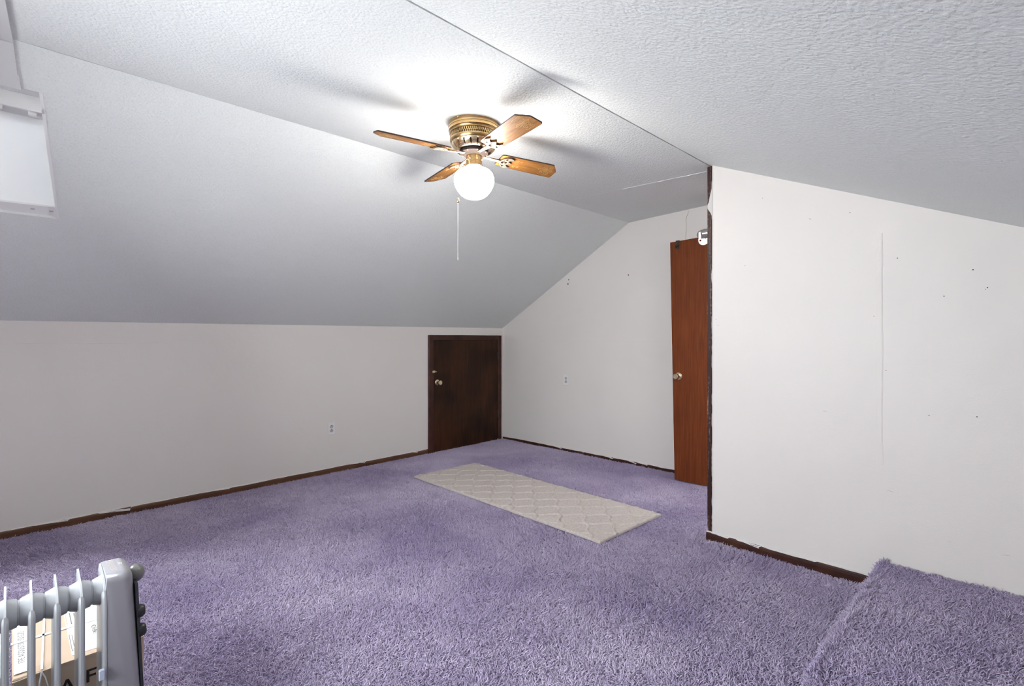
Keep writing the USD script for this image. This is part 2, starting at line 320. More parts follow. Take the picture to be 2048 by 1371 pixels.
# ------------------------------------------------------------------ ceiling panels with open joints
cl = st(thing('ceiling', 'white stippled sloping attic ceiling in long panels', 'ceiling'), None, None)
def slope_pt(x, y):
    """point of the left slope above plan position x, y"""
    k0, k1 = (yw(x), zk(x)), (ycr(x), zcr(x)); s = (k0[0] - y) / (k0[0] - k1[0]); return np.array([x, y, k0[1] + s * (k1[1] - k0[1])])
def skin(poly, fz, up, step=None):
    """solid panel over a plan polygon with underside height fz(x,y) and thickness up (edges subdivided)"""
    poly = poly.segmentize(step) if step else poly
    v2, f2 = trimesh.creation.triangulate_polygon(poly, engine='earcut')
    zb = np.array([fz(x, y) for x, y in v2]); n = len(v2)
    v = np.vstack([np.c_[v2, zb], np.c_[v2, zb + up]]); f = [tuple(t) for t in f2] + [tuple(t[::-1] + n) for t in f2]
    e = trimesh.Trimesh(np.c_[v2, zb], f2, process=False)
    ed = e.edges; key = {}
    for a, b in ed: key[(a, b)] = 1
    for a, b in ed:
        if (b, a) not in key: f += [(b, a, a + n), (b, a + n, b + n)]
    m = trimesh.Trimesh(v, f, process=False); m.fix_normals(); return m
def jag(x, s, amp): return amp * (meshkit.fbm(np.array([[x * 7, s, 0.0]]), 4, 3)[0] - .5)
# left slope with the skylight opening
SKR = [(-.72, 3.652), (.178, 3.644), (.0892, 2.9726), (-.72, 2.9726)]
crx = np.linspace(XB - .1, XE + .02, 90)
outer = [(XB - .1, yw(XB - .1)), (XE + .02, yw(XE + .02))] + [(x, ycr(x) + .0012 + jag(x, 1.0, .004)) for x in crx[::-1]]
lp = Polygon(outer, [SKR])
obj('ceiling_panel', skin(lp, lambda x, y: slope_pt(x, y)[2], .03), m_ceil_soft, cl)
def zmid(x, y):
    t = (ycr(x) - y) / (ycr(x) - YR); return zcr(x) + t * (zr(x) - zcr(x))
XS = 3.27
def seamx(y): return XS + (y - 1.9) * .10
ys = np.linspace(YR + .003, 2.79, 20)
midA = Polygon([(x, YR + .0014 + jag(x, 9.0, .007)) for x in np.linspace(XB - .1, seamx(YR), 120)] + [(seamx(y), y) for y in ys] + [(x, ycr(x) - .0008) for x in np.linspace(seamx(2.79), XB - .1, 40)])
obj('ceiling_panel', skin(midA, zmid, .03), m_ceil_rough, cl)
gu, gv = np.meshgrid(np.linspace(0, 1, 16), np.linspace(0, 1, 14), indexing='ij')
vb = []
for a_, b_ in zip(gu.ravel(), gv.ravel()):
    y = 1.25 + (ycr(3.9) - .0008 - 1.25) * b_; x = seamx(y) + .0015 + (XE + .02 - seamx(y)) * a_; vb.append((x, y, zmid(x, y)))
vb = np.array(vb); vt = vb + (0, 0, .03); fb = []
for a_ in range(15):
    for b_ in range(13):
        q = a_ * 14 + b_; fb += [(q, q + 14, q + 15), (q, q + 15, q + 1)]
fb = np.array(fb); bd_ = np.concatenate([np.arange(16) * 14, 15 * 14 + np.arange(1, 14), np.arange(14, -1, -1) * 14 + 13, np.arange(12, 0, -1)]); n_ = len(vb); q_ = np.roll(bd_, -1)
mB = trimesh.Trimesh(np.vstack([vb, vt]), np.vstack([fb[:, ::-1], fb + n_, np.c_[bd_, q_, q_ + n_], np.c_[bd_, q_ + n_, bd_ + n_]]), process=False); mB.fix_normals()
obj('ceiling_panel', mB, m_ceil_rough, cl, smooth=30)
# raised ragged bead along the cross joint between the two middle panels
yy = np.linspace(1.46, 2.14, 50)
obj('joint_bead', tube([(seamx(y) + .001 * math.sin(y * 60), y, zmid(seamx(y), y) + .001) for y in yy], .0025 + .0025 * meshkit.noise(np.c_[yy * 40, yy * 0, yy * 0], 2), 6), m_ceil_rough, cl)
rp = Polygon([(x, YR - .0012 + jag(x, 4.0, .004)) for x in np.linspace(XB - .1, XP + .1, 120)] + [(XP + .1, YN - .12), (XB - .1, YN - .12)])
obj('ceiling_panel', skin(rp, lambda x, y: zright(y), .03), m_ceil_rough, cl)
obj('joint_backing', [bx(XB - .1, XP + .1, YR - .08, YR + .08, ZR + .045, ZR + .07),
                      prism([(XB - .1, ycr(0) - .08, 2.47), (XE, ycr(XE) - .08, 2.47), (XE, ycr(XE) + .08, 2.47), (XB - .1, ycr(0) + .08, 2.47)], (0, 0, .02))], m_dark, cl)

# ------------------------------------------------------------------ skylight in the left slope, closed by a white shade
sk = st(thing('window_1', 'white framed skylight recess in the left slope closed by a white shade', 'window'), None, None)
def slz(y, x=0.05): return slope_pt(x, y)[2]
XL = -.72
zt = slz(2.9726)
edge = lambda y: .0892 + (y - 2.9726) / (3.644 - 2.9726) * (.178 - .0892)
# soffit board, head board, recess, shade panel, cheeks
obj('soffit', bx(XL, .101, 2.974, 3.055, zt, zt + .012), m_smoothwhite, sk)
obj('head_board', cham(XL, .100, 3.040, 3.056, zt - .063, zt + .004, .002), m_whitemetal, sk)
obj('recess_board', bx(XL, .108, 3.056, 3.19, zt - .058, zt - .048), m_smoothwhite, sk)
for x0 in (.058, -.05, -.30, -.55):
    obj('shade_bracket', rbox(x0, x0 + .028, 3.062, 3.092, zt - .071, zt - .055, .004, 8), m_whitemetal, sk)
pz = lambda y: 2.226 + (y - 3.18) / (3.668 - 3.18) * (1.900 - 2.226)
sh = Polygon([(-.12, 3.15), (edge(3.15) + .03, 3.15), (edge(3.70) + .018, 3.70), (-.12, 3.70)])
obj('mullion', prism([(-.16, 2.98, slz(2.98) + .002), (-.12, 2.98, slz(2.98) + .002), (-.12, 3.66, slz(3.66) + .002), (-.16, 3.66, slz(3.66) + .002)], (0, 0, .09)), m_whitemetal, sk)
obj('shade', skin(sh, lambda x, y: pz(y), .006), m_shade, sk)
rl = [(x, y, pz(y) - .010) for x, y in ((-.12, 3.600), (edge(3.6) + .004, 3.592), (edge(3.64) + .0, 3.642), (-.12, 3.650))]
obj('bottom_rail', prism(rl, (0, 0, .008)), m_whitemetal, sk)
for x0 in (.076, .148):
    obj('rail_slot', prism([(x0, 3.613, pz(3.613) - .0115), (x0 + .016, 3.613, pz(3.613) - .0115), (x0 + .016, 3.620, pz(3.62) - .0115), (x0, 3.620, pz(3.62) - .0115)], (0, 0, .002)), m_recept, sk)
ck = []
for a, b in (((.0892, 2.9726), (.178, 3.644)),):
    p = [np.array([a[0], a[1], slz(a[1]) - .001]), np.array([b[0], b[1], slz(b[1]) - .001]), np.array([b[0], b[1] + .02, slz(b[1]) + .11]), np.array([a[0], a[1] + .02, slz(a[1]) + .11])]
    obj('cheek', prism(p, (.012, 0, 0)), m_whitemetal, sk)
obj('cheek', prism([(XL, 2.97, slz(2.97, XL)), (XL, 3.66, slz(3.66, XL)), (XL, 3.68, slz(3.66, XL) + .11), (XL, 2.99, slz(2.97, XL) + .11)], (-.012, 0, 0)), m_whitemetal, sk)
obj('cheek', prism([(XL, 3.652, slz(3.652) - .001), (.190, 3.644, slz(3.644) - .001), (.190, 3.70, slz(3.644) + .08), (XL, 3.70, slz(3.652) + .08)], (0, .012, 0)), m_whitemetal, sk)
obj('glass_pane', prism([(XL, 2.95, zt + .13), (.24, 2.95, zt + .13), (.24, 3.75, zt + .13 - .80 * .614), (XL, 3.75, zt + .13 - .80 * .614)], (0, 0, .006)), m_glass, sk)
# smooth patch boards between the skylight and the ceiling panels
pb = Polygon([(XL, 2.9715), (.0335, 2.9715), (.0275, 2.912), (XL, 2.912)])
st(obj('trim_2', skin(pb, lambda x, y: slz(y) - .010, .014), m_smoothwhite), 'narrow smooth white board above the skylight', 'trim')
tb = st(thing('trim_3', 'wide smooth white patch board bending over the ceiling crease above the skylight', 'trim'), None, None)
pb = Polygon([(XL, 2.910), (.0225, 2.910), (.0095, 2.790), (XL, 2.790)])
obj('patch_board', skin(pb, lambda x, y: slz(y) - .012, .014), m_smoothwhite, tb)
pb = Polygon([(XL, 2.7895), (.0095, 2.7895), (-.009, 2.467), (-.03, 2.0), (XL, 2.0)])
obj('patch_board', skin(pb, lambda x, y: zmid(x, y) - .012, .014), m_smoothwhite, tb)

# ------------------------------------------------------------------ baseboards (profile swept along local x; front at -y), with ragged white paint along the top
def baseboard(name, label, loc, rotz, x0, x1, h, mat, seed, chips):
    t = st(thing(name, label, 'baseboard', loc, rotz), None, None)
    pr = [(0, -.02), (-.011, -.02), (-.0125, h * .55), (-.011, h * .8), (-.006, h * .95), (-.002, h), (0, h)]
    v = np.array([(x, y, z) for x in (x0, x1) for y, z in pr]); n = len(pr); f = []
    for i in range(n):
        j = (i + 1) % n; f += [(i, j, j + n), (i, j + n, i + n)]
    for i in range(1, n - 1): f += [(0, i, i + 1), (n, n + i + 1, n + i)]
    m = trimesh.Trimesh(v, f, process=False); m.fix_normals()
    obj('board', m, mat, t)
    r = np.random.default_rng(seed)
    # ragged paint line: wall paint lapped over the top of the board by an uneven few millimetres
    xs = np.arange(x0, x1, .012); lap = .003 + .007 * np.clip(meshkit.fbm(np.c_[xs * 5, xs * 0 + seed, xs * 0], 4, seed) - .42, 0, 1) * 2
    for (a, b, e) in chips: lap[(xs > a) & (xs < b)] += e * np.clip((xs[(xs > a) & (xs < b)] - a) / (b - a), .25, 1)
    lap = np.minimum(lap, h * .75)
    def yz(d):   # point d below the top, just proud of the profile
        z = h - d
        return np.interp(z, [h * .55, h * .8, h * .95, h], [-.0125, -.011, -.006, -.002]) - .0007, z
    v, f = [], []
    for i, x in enumerate(xs):
        for d in (0, lap[i] * .5, lap[i]):
            y, z = yz(d); v.append((x, y, z + (.0012 if d == 0 else 0)))
        v.append((x, .0, h + .0012))
    for i in range(len(xs) - 1):
        a, b = i * 4, i * 4 + 4
        for p, q in ((3, 0), (0, 1), (1, 2)): f += [(a + p, a + q, b + q), (a + p, b + q, b + p)]
    obj('paint_smear', trimesh.Trimesh(np.array(v), np.array(f), process=False), m_smear, t, smooth=True, label='ragged white wall paint lapped over the top of the board')
    return t
WD = math.degrees(AW)
baseboard('baseboard_left', 'worn brown stained baseboard along the left knee wall', (XE, YC, 0), WD, -5.4, -1.165, .050, m_trim_brown, 3,
          [(-3.98, -3.80, .022), (-4.3, -4.14, .010), (-3.25, -3.15, .006), (-2.0, -1.93, .014), (-2.1, -2.0, .006), (-1.36, -1.30, .016)])
baseboard('baseboard_end', 'dark maroon baseboard along the far gable wall', (XE, YC, 0), -90, .02, 3.2, .034, m_trim, 5,
          [(.9, .97, .010), (1.25, 1.29, .008), (1.55, 1.66, .012), (1.84, 1.93, .016), (1.95, 2.05, .010)])
baseboard('baseboard_right', 'dark maroon baseboard along the partition wall', (XP, YR, 0), -90, -.004, .895, .054, m_trim, 8, [(.03, .14, .010), (.18, .31, .016), (.36, .60, .005)])

# corner trim on the partition edge
ct = st(thing('trim_1', 'narrow dark casing with smeared white paint on the edge of the partition', 'trim', (XP, YR, 0)), None, None)
obj('casing', cham(-.002, .062, -.031, .002, -.013, ZR - .012, .003), m_cornertrim, ct)
zz = np.linspace(.06, 2.30, 260); ww = .0006 + .0055 * np.clip(meshkit.fbm(np.c_[zz * 16, zz * 0, zz * 0 + 2], 5, 9) - .40, 0, 1) * 2
ww = ww + .012 * np.exp(-((zz - 2.12) / .05) ** 2) + .022 * np.exp(-((zz - 2.07) / .035) ** 2)
v = np.vstack([np.c_[np.full(260, -.0028), np.full(260, -.0315), zz], np.c_[np.full(260, -.0028), np.minimum(-.031 + ww, -.001), zz]])
f = []
for i in range(259): f += [(i, i + 260, i + 1), (i + 1, i + 260, i + 261)]
obj('paint_smear', trimesh.Trimesh(v, f, process=False), m_smear, ct, label='ragged white paint along the casing edge')

# ------------------------------------------------------------------ doors
def knob(parent, x, y, z, mat, rose=.033):
    k = lathe([(0, 0), (rose, 0), (rose, .004), (rose * .8, .010), (.014, .013), (.0115, .020), (.0115, .032), (.020, .037), (.0265, .045), (.0275, .053), (.0245, .061), (.020, .0635), (.019, .062), (.012, .0615), (.0115, .064), (0, .064)], 32)
    k = rot(k, 90, (1, 0, 0))                       # axis to -y
    return obj('knob', k, mat, parent, smooth=35, loc=(x, y, z), label='pale brass door knob on a round rose')
# door_1: low access door in the knee wall (local x along the wall, front -y)
d1 = st(thing('door_1', 'low dark brown access door with dark casing in the left knee wall', 'door', (XE, YC, 0), WD), None, None)
obj('slab', cham(-1.0925, -.0965, -.010, .02, -.012, 1.2358, .0015), m_doordark, d1)
def casing_board(x0, x1, z0, z1): return cham(x0, x1, -.019, .004, z0, z1, .004)
obj('casing', casing_board(-1.160, -1.093, -.013, 1.294), m_trim, d1)
obj('casing', casing_board(-.096, -.033, -.013, 1.294), m_trim, d1)
obj('casing', casing_board(-1.093, -.096, 1.236, 1.294), m_trim, d1)
knob(d1, -1.040, -.010, .768, m_brassknob)
lt = [cham(-1.112, -1.075, -.024, -.008, .877, .902, .002), rot(mv(trimesh.creation.cylinder(.004, .05, sections=12), 0, 0, 0), 90, (0, 1, 0))]
lt[1] = mv(lt[1], -1.082, -.025, .889)
obj('slide_bolt', lt[0], m_brassknob, d1, label='small brass slide bolt above the knob'); obj('bolt_pin', lt[1], m_brassknob, d1)
for z in (1.042, .317):
    obj('hinge', [rot(mv(trimesh.creation.cylinder(.005, .085, sections=12), 0, 0, 0), 0, (0, 0, 1)).apply_translation((-.098, -.022, z)), bx(-.112, -.098, -.0125, -.009, z - .042, z + .042)], m_hook, d1)
xs = np.linspace(0, 1.29, 130); rg = .003 + .008 * np.clip(meshkit.fbm(np.c_[xs * 9, xs * 0, xs * 0], 4, 21) - .45, 0, 1) * 2
v = np.vstack([np.c_[np.full(130, -.0315), np.full(130, -.001), xs], np.c_[-.0335 - rg, np.full(130, -.0197), xs]]); f = []
for i in range(129): f += [(i, i + 130, i + 1), (i + 1, i + 130, i + 131)]
obj('paint_smear', trimesh.Trimesh(v, f, process=False), m_smear, d1, label='ragged white paint along the right casing')

# door_2: red-brown flush door swung open in front of the end wall (hinges behind the partition). local x to the right (-y world)
d2 = st(thing('door_2', 'tall flat red-brown mahogany door swung open before the far gable wall', 'door', (4.184, 2.184, .008), -90), None, None)
sl = cham(0, .762, 0, .035, 0, 2.103, .002)
sl.vertices[:, 0] -= sl.vertices[:, 2] * .0205 * (1 - sl.vertices[:, 0] / .762)      # the free edge leans outwards at the top
sl.vertices[:, 2] += (sl.vertices[:, 2] > 1) * sl.vertices[:, 0] * .03
obj('slab', sl, m_door, d2)
knob(d2, .040, 0, .915, m_brassknob)
knob_back = rot(lathe([(0, 0), (.033, 0), (.033, .004), (.014, .012), (.0115, .03), (.026, .045), (.024, .06), (0, .063)], 24), -90, (1, 0, 0))
obj('knob', knob_back, m_brassknob, d2, smooth=35, loc=(.040, .035, .915))
obj('nail_head', mv(rot(trimesh.creation.icosphere(2, .004), 0, (0, 0, 1)), .34, -.001, 1.005), m_brassknob, d2)
for z in (.25, 1.05, 1.85):
    obj('hinge', mv(trimesh.creation.cylinder(.007, .09, sections=12), .764, -.004, z), m_brassknob, d2)

# over-door hook at the top of the door
hk = thing('door_hook', 'small dark metal double hook hung over the top of the red-brown door', 'hook', (4.182, 2.170, 2.02), -90)
obj('strap', [bx(.0, .030, -.003, -.0005, .020, .095), bx(.0, .030, -.003, .040, .0945, .097)], m_hook, hk)
for x in (.006, .024):
    obj('prong', tube([(x, -.002, .06), (x, -.012, .045), (x, -.02, .035), (x, -.026, .042), (x, -.028, .055)], .003, 8), m_hook, hk)

# ------------------------------------------------------------------ fixture beside the doorway casing and wire on the end wall
fx = thing('wall_fixture', 'rounded brushed nickel fixture with white bracket plate on the doorway wall above the open door', 'fixture', (3.235, YR - .03, 1.90))
body = rot(lathe([(0, -.01), (.028, -.01), (.030, .0), (.034, .004), (.035, .03), (.036, .032), (.036, .036), (.035, .038), (.034, .10), (.031, .124), (.024, .140), (.013, .149), (0, .151)], 36), -90, (1, 0, 0))
obj('body', body, m_nickel, fx, smooth=35, loc=(0, .008, .036), label='rounded brushed nickel housing')
obj('seam_ring', [bx(-.0365, -.034, .03, .12, .026, .029)], m_hub, fx)
half = Polygon([(.036 * math.cos(t), .036 * math.sin(t)) for t in np.linspace(math.pi, 2 * math.pi, 24)] + [(.030, .006), (.018, .008), (.010, .002)]).union(sbox(-.031, -.004, -.020, .050).buffer(.003)).union(sbox(-.036, -.002, .01, .008))
half = half.difference(Point(-.022, -.003).buffer(.0065, 12)).difference(Point(-.022, .046).buffer(.0022, 8))
pm = extr(half, .003)
pm.vertices = np.c_[pm.vertices[:, 2], -pm.vertices[:, 0], pm.vertices[:, 1]]; pm.fix_normals()
obj('bracket_plate', pm, m_whitemetal, fx, loc=(-.040, .098, -.006), label='white enamelled bracket plate with a hole')
obj('bracket_ear', rbox(-.035, -.02, .050, .062, -.010, .004, .004, 8), m_whitemetal, fx)
obj('neck', rot(mv(trimesh.creation.cylinder(.010, .12, sections=16), 0, 0, 0), 90, (1, 0, 0)).apply_translation((-.012, .055, -.018)), m_hub, fx)
wr = thing('cable', 'thin tan cable running from the ceiling down the far gable wall behind the open door', 'cable', (XE, 2.185, 1.98))
obj('wire', tube([(-.002, -.018, .450), (-.002, -.016, .425), (-.003, -.014, .412), (-.002, -.002, .395), (-.002, .004, .37), (-.002, .002, .30), (-.0025, .006, .2), (-.002, .005, .1), (-.002, .006, .0)], .0016, 8), m_wire, wr)
obj('clip', cham(-.006, .0, -.026, -.008, .436, .452, .001), m_wall, wr)

# ------------------------------------------------------------------ electrical outlets
def outlet(label, loc, rotz):
    o = thing('electrical_outlet', label, 'outlet', loc, rotz, None)
    W, H = .070, .114
    obj('cover_plate', cham(-W / 2, W / 2, -.006, .001, 0, H, .003), m_plate, o)
    for zc in (H / 2 + .0195, H / 2 - .0195):
        face = Point(0, 0).buffer(.0172, 24).intersection(sbox(-.0172, -.0142, .0172, .0142))
        fm = extr(face, .003); fm.vertices = np.c_[fm.vertices[:, 0], -.0045 - fm.vertices[:, 2], fm.vertices[:, 1] + zc]; fm.fix_normals()
        r = obj('receptacle', fm, m_recept, o)
        sl = [bx(-.0078, -.0052, -.0082, -.007, zc - .009, zc + .001), bx(.0052, .0078, -.0082, -.007, zc - .008, zc + .001), mv(rot(trimesh.creation.cylinder(.0036, .0012, sections=14), 90, (1, 0, 0)), 0, -.0076, zc + .0085)]
        for q in sl: obj('slot', q, m_slot, r)
    obj('screw', mv(rot(trimesh.creation.cylinder(.0032, .002, sections=14), 90, (1, 0, 0)), 0, -.0065, H / 2), m_nickel, o)
    return o
ux = -2.276
outlet('white electrical outlet on the left knee wall near the low access door', (XE + ux * math.cos(AW), YC + ux * math.sin(AW), .356), WD)
outlet('white electrical outlet on the far gable wall left of the red-brown door', (XE, 3.602, .737), -90)

# ------------------------------------------------------------------ ceiling fan
FX, FY = 1.736, 2.038
FZ = zmid(FX, FY)
fan = thing('ceiling_fan', 'antique brass hugger ceiling fan with four oak blades and a lit globe', 'ceiling fan', (FX, FY, FZ))
can = lathe([(.0, .004), (.128, .004), (.1335, 0), (.1335, -.010), (.1320, -.012), (.1320, -.015), (.1335, -.017), (.1335, -.024), (.1318, -.026), (.1318, -.029), (.1335, -.031), (.1335, -.040), (.1310, -.0425), (.128, -.048), (.1275, -.052), (0.10, -.054), (.0, -.054)], 72)
obj('canopy', can, m_brass, fan, smooth=25)
for k in range(6):
    a = math.radians(60 * k + 12); s = trimesh.creation.icosphere(2, .0045); s.vertices *= (1, 1, 1)
    obj('screw', mv(s, .1335 * math.cos(a), .1335 * math.sin(a), -.006), m_brass2, fan, smooth=True)
obj('motor', lathe([(0, -.05), (.118, -.05), (.118, -.086), (.112, -.100), (.088, -.132), (.05, -.136), (0, -.136)], 48), m_hub, fan, smooth=30, label='dark motor behind the pierced brass bands')
# pierced band: upright brass bars in two staggered rows between rims
bars = []
for row, (z0, z1) in enumerate(((-.069, -.057), (-.083, -.070))):
    for k in range(80):
        b = trimesh.creation.box((.0028, .0046, z1 - z0)); b.apply_translation((.1245, 0, (z0 + z1) / 2))
        bars.append(rot(b, 360 / 80 * (k + .5 * row), (0, 0, 1)))
obj('pierced_band', bars, m_brass, fan, kind='stuff')
def ring(z0, z1, r0, r1, bul=.0): return lathe([(r0 - .006, z0), (r0, z0), ((r0 + r1) / 2 + bul, (z0 + z1) / 2), (r1, z1), (r1 - .006, z1), (r0 - .006, z0)], 72)
obj('band_rim', ring(-.052, -.058, .1275, .1268, .002), m_brass, fan, smooth=30)
obj('band_rim', ring(-.069, -.0705, .1262, .1262), m_brass, fan, smooth=30)
obj('band_rim', lathe([(.118, -.082), (.1262, -.082), (.1270, -.085), (.1268, -.090), (.124, -.098), (.1215, -.102), (.113, -.102), (.118, -.082)], 72), m_brass, fan, smooth=30)
outer = m3.CrossSection([np.array([(.0, -.140), (.093, -.140), (.099, -.137), (.108, -.128), (.1165, -.114), (.1195, -.102), (.0, -.102)])]).revolve(72)
inner = m3.CrossSection([np.array([(.0, -.150), (.080, -.150), (.090, -.136), (.102, -.127), (.1125, -.113), (.1155, -.101), (.0, -.095)])]).revolve(72)
sh_ = outer - inner - m3.Manifold.cylinder(.05, .084, .084, 48).translate((0, 0, -.15))
for k in range(20):
    c0 = m3.Manifold.sphere(.0042, 10)
    cut = m3.Manifold.batch_hull([c0.translate((.118, 0, -.110)), c0.translate((.128, 0, -.110)), c0.translate((.100, 0, -.1325)), c0.translate((.116, 0, -.134))])
    sh_ = sh_ - cut.rotate((0, 0, 18 * k + 5))
obj('slotted_band', tri(sh_), m_brass2, fan, smooth=25, label='polished brass band with upright slots')
obj('rotor', lathe([(0, -.134), (.070, -.134), (.074, -.140), (.074, -.152), (.060, -.158), (.052, -.166), (0, -.166)], 40), m_hub, fan, smooth=30, label='dark rotor carrying the blade irons')
for k in range(8):
    a = math.radians(45 * k + 20)
    obj('rotor_screw', mv(trimesh.creation.icosphere(1, .006), .068 * math.cos(a), .068 * math.sin(a), -.151), m_brass2, fan, smooth=True)
obj('switch_housing', lathe([(0, -.155), (.030, -.155), (.041, -.158), (.0425, -.162), (.0425, -.205), (.0435, -.207), (.0435, -.219), (.0405, -.223), (0, -.223)], 48), m_brass, fan, smooth=30)
for a in (200, 300, 250):
    a = math.radians(a); obj('thumb_screw', mv(trimesh.creation.icosphere(2, .0042), .0435 * math.cos(a), .0435 * math.sin(a), -.186), m_brass2, fan, smooth=True)
gprof = [(0, -.222), (.040, -.222), (.042, -.228), (.062, -.233), (.083, -.243), (.098, -.259), (.1055, -.280), (.106, -.300), (.1005, -.322), (.088, -.346), (.069, -.369), (.050, -.382), (.030, -.388), (0, -.389)]
obj('globe', lathe(gprof, 64), m_globe, fan, smooth=True, label='lit white opal glass globe')
# blades
def spiral(cx, cy, r0, turns, ph, sgn=1, n=40, grow=.75):
    t = np.linspace(0, 1, n); r = r0 * (1 - grow * t); a = ph + sgn * turns * 2 * math.pi * t
    return LineString(np.c_[cx + r * np.cos(a), cy + r * np.sin(a)])
def fleur():
    g = []
    for s in (1, -1):
        g.append(spiral(.447, s * .022, .0165, 1.5, -s * 2.6, s)); g.append(spiral(.486, s * .024, .0145, 1.4, s * 2.9, -s))
        g.append(spiral(.470, s * .010, .010, 1.2, s * 1.2, s))
        g.append(LineString([(.410, 0), (.425, s * .010), (.440, s * .008), (.455, s * .004), (.475, s * .006), (.497, s * .011), (.509, 0)]))
        g.append(LineString([(.430, s * .041), (.447, s * .045), (.468, s * .043), (.486, s * .046), (.498, s * .040)]))
    g.append(LineString([(.405, 0), (.512, 0)]))
    return unary_union([q.buffer(.0011, 3) for q in g])
def medallion():
    return [extr(unary_union([q.buffer(.0009, 3) for q in (spiral(.262, s * .026, .010, 1.3, s * 1.0, s), spiral(.285, s * .024, .008, 1.2, s * 2.4, -s), LineString([(.272, s * .026), (.277, s * .024)]))]), .0006) for s in (1, -1)]
outl = Polygon([(.150, -.046), (.165, -.051), (.300, -.0555), (.440, -.0595), (.484, -.0605), (.534, -.008), (.534, .0605), (.440, .0595), (.300, .0555), (.165, .051), (.150, .046)]).buffer(-.009).buffer(.009, 6)
blade_m = extr(outl.buffer(-.0012), .0056); blade_e = extr(outl.difference(outl.buffer(-.0015)), .0066)
eng = extr(fleur(), .0007); meds = medallion()
# blade iron: arm from the rotor, a scroll ring with two leaf wings, lying under the blade root
leaf = lambda s: Polygon([(.158, s * .010), (.170, s * .030), (.186, s * .042), (.206, s * .046), (.232, s * .036), (.214, s * .030), (.203, s * .018), (.190, s * .010)]).buffer(.003, 6).buffer(-.001)
iron = unary_union([LineString([(.058, 0), (.10, 0), (.150, 0)]).buffer(.011, 8), Point(.182, 0).buffer(.026, 24).difference(Point(.182, 0).buffer(.0155, 20)), Point(.186, .003).buffer(.008, 12), leaf(1), leaf(-1), Polygon([(.205, -.012), (.205, .012), (.228, 0)]).buffer(.003)])
iron = iron.difference(Point(.188, .029).buffer(.0052, 10)).difference(Point(.188, -.029).buffer(.0052, 10))
iron_m = extr(iron, .0075)
face_m = extr(iron.buffer(-.0019), .0012)
PITCH = -13.0
for k in range(4):
    A = -12.3 + 90 * k
    def place(m, z): return rot(rot(mv(m, 0, 0, z), PITCH, (1, 0, 0)), 0, (0, 0, 1))
    b = obj('blade', place(blade_m, 0), m_blade, fan, loc=(0, 0, -.157), rotz=A, label='oak veneer fan blade with dark edge')
    obj('edge_band', place(blade_e, -.0005), m_bladeedge, b)
    obj('scroll_inlay', place(eng, -.0007), m_engrave, b, label='engraved gilt scrollwork')
    for md in meds: obj('scroll_inlay', place(md, -.0006), m_engrave, b)
    im = place(iron_m, -.0082)
    # arm end settles level at the rotor
    r_ = np.clip((im.vertices[:, 0] - .058) / .07, 0, 1); im.vertices[:, 2] = im.vertices[:, 2] * r_ + (1 - r_) * (-.002 + (im.vertices[:, 2] - im.vertices[:, 2].mean()) * .1) 
    bi = obj('blade_iron', im, m_irondark, fan, loc=(0, 0, -.157), rotz=A, label='brass scroll blade iron with dark sides')
    ff = place(face_m, -.0092)
    r_ = np.clip((ff.vertices[:, 0] - .058) / .07, 0, 1); ff.vertices[:, 2] = ff.vertices[:, 2] * r_ + (1 - r_) * (-.0035 + (ff.vertices[:, 2] - ff.vertices[:, 2].mean()) * .1)
    obj('iron_face', ff, m_iron, bi, label='pale polished face of the blade iron')
    for (sx, sy_) in ((.172, .019), (.172, -.019), (.213, 0)):
        obj('iron_screw', place(mv(trimesh.creation.icosphere(1, .0035), sx, sy_, 0), -.0082), m_brass, bi, smooth=True)
# pull chain hanging past the globe
cx_, cy_ = -.114, -.007
pc = [tube([(-.040, -.003, -.190), (-.052, -.003, -.194), (-.082, -.005, -.220), (-.104, -.006, -.250), (-.1135, -.007, -.285), (cx_, cy_, -.31), (cx_, cy_, -.712)], .0011, 6)]
for z in np.arange(-.712, -.42, .006): pc.append(mv(trimesh.creation.icosphere(1, .0019), cx_, cy_, z))
obj('pull_chain', pc, m_chain, fan, kind='stuff')
obj('pull_fob', mv(lathe([(0, .014), (.003, .013), (.007, .004), (.0075, -.004), (.005, -.012), (0, -.013)], 20), cx_, cy_, -.420), m_brass2, fan, smooth=True)
tor = trimesh.creation.torus(.0055, .0013, 20, 8)
obj('chain_ring', mv(rot(rot(tor, 90, (1, 0, 0)), 45, (0, 0, 1)), cx_, cy_, -.718), m_chain, fan)

# ------------------------------------------------------------------ rug with raised trellis relief
rw, rl_ = .715, 2.055
nx, ny = 150, 430
gx, gy = np.meshgrid(np.linspace(-rw / 2, rw / 2, nx), np.linspace(-rl_ / 2, rl_ / 2, ny), indexing='ij')
X, Y = 2 * np.pi * gx / .21, 2 * np.pi * gy / .27
aw_, bl_ = .119, .24
dist_ = np.full(gx.shape, 9.0)
for k in range(-5, 6):
    sg = 1 if k % 2 else -1
    wv_ = np.sin(2 * np.pi * gy / bl_); wv_ = np.sign(wv_) * np.abs(wv_) ** .75
    xk = k * aw_ + sg * aw_ * .47 * wv_
    sl_ = .47 * aw_ * 2 * np.pi / bl_ * np.cos(2 * np.pi * gy / bl_)
    dist_ = np.minimum(dist_, np.abs(gx - xk) / np.sqrt(1 + sl_ ** 2))
line = np.clip(1 - dist_ / .0115, 0, 1); line = line ** .4
P3 = np.stack([gx * 60, gy * 60, gx * 0], -1)
nz = meshkit.fbm(P3 * 3, 3, 4)
h = .0140 + .0065 * line + .0030 * (nz - .5) + .003 * (meshkit.fbm(P3 * .05, 2, 8) - .5)
ex = np.minimum(rw / 2 - np.abs(gx), rl_ / 2 - np.abs(gy)); h = h - .006 * np.clip(1 - ex / .006, 0, 1)
wob = .004 * (meshkit.noise(np.stack([gy * 3, gx * 0, gx * 0], -1), 2) - .5)
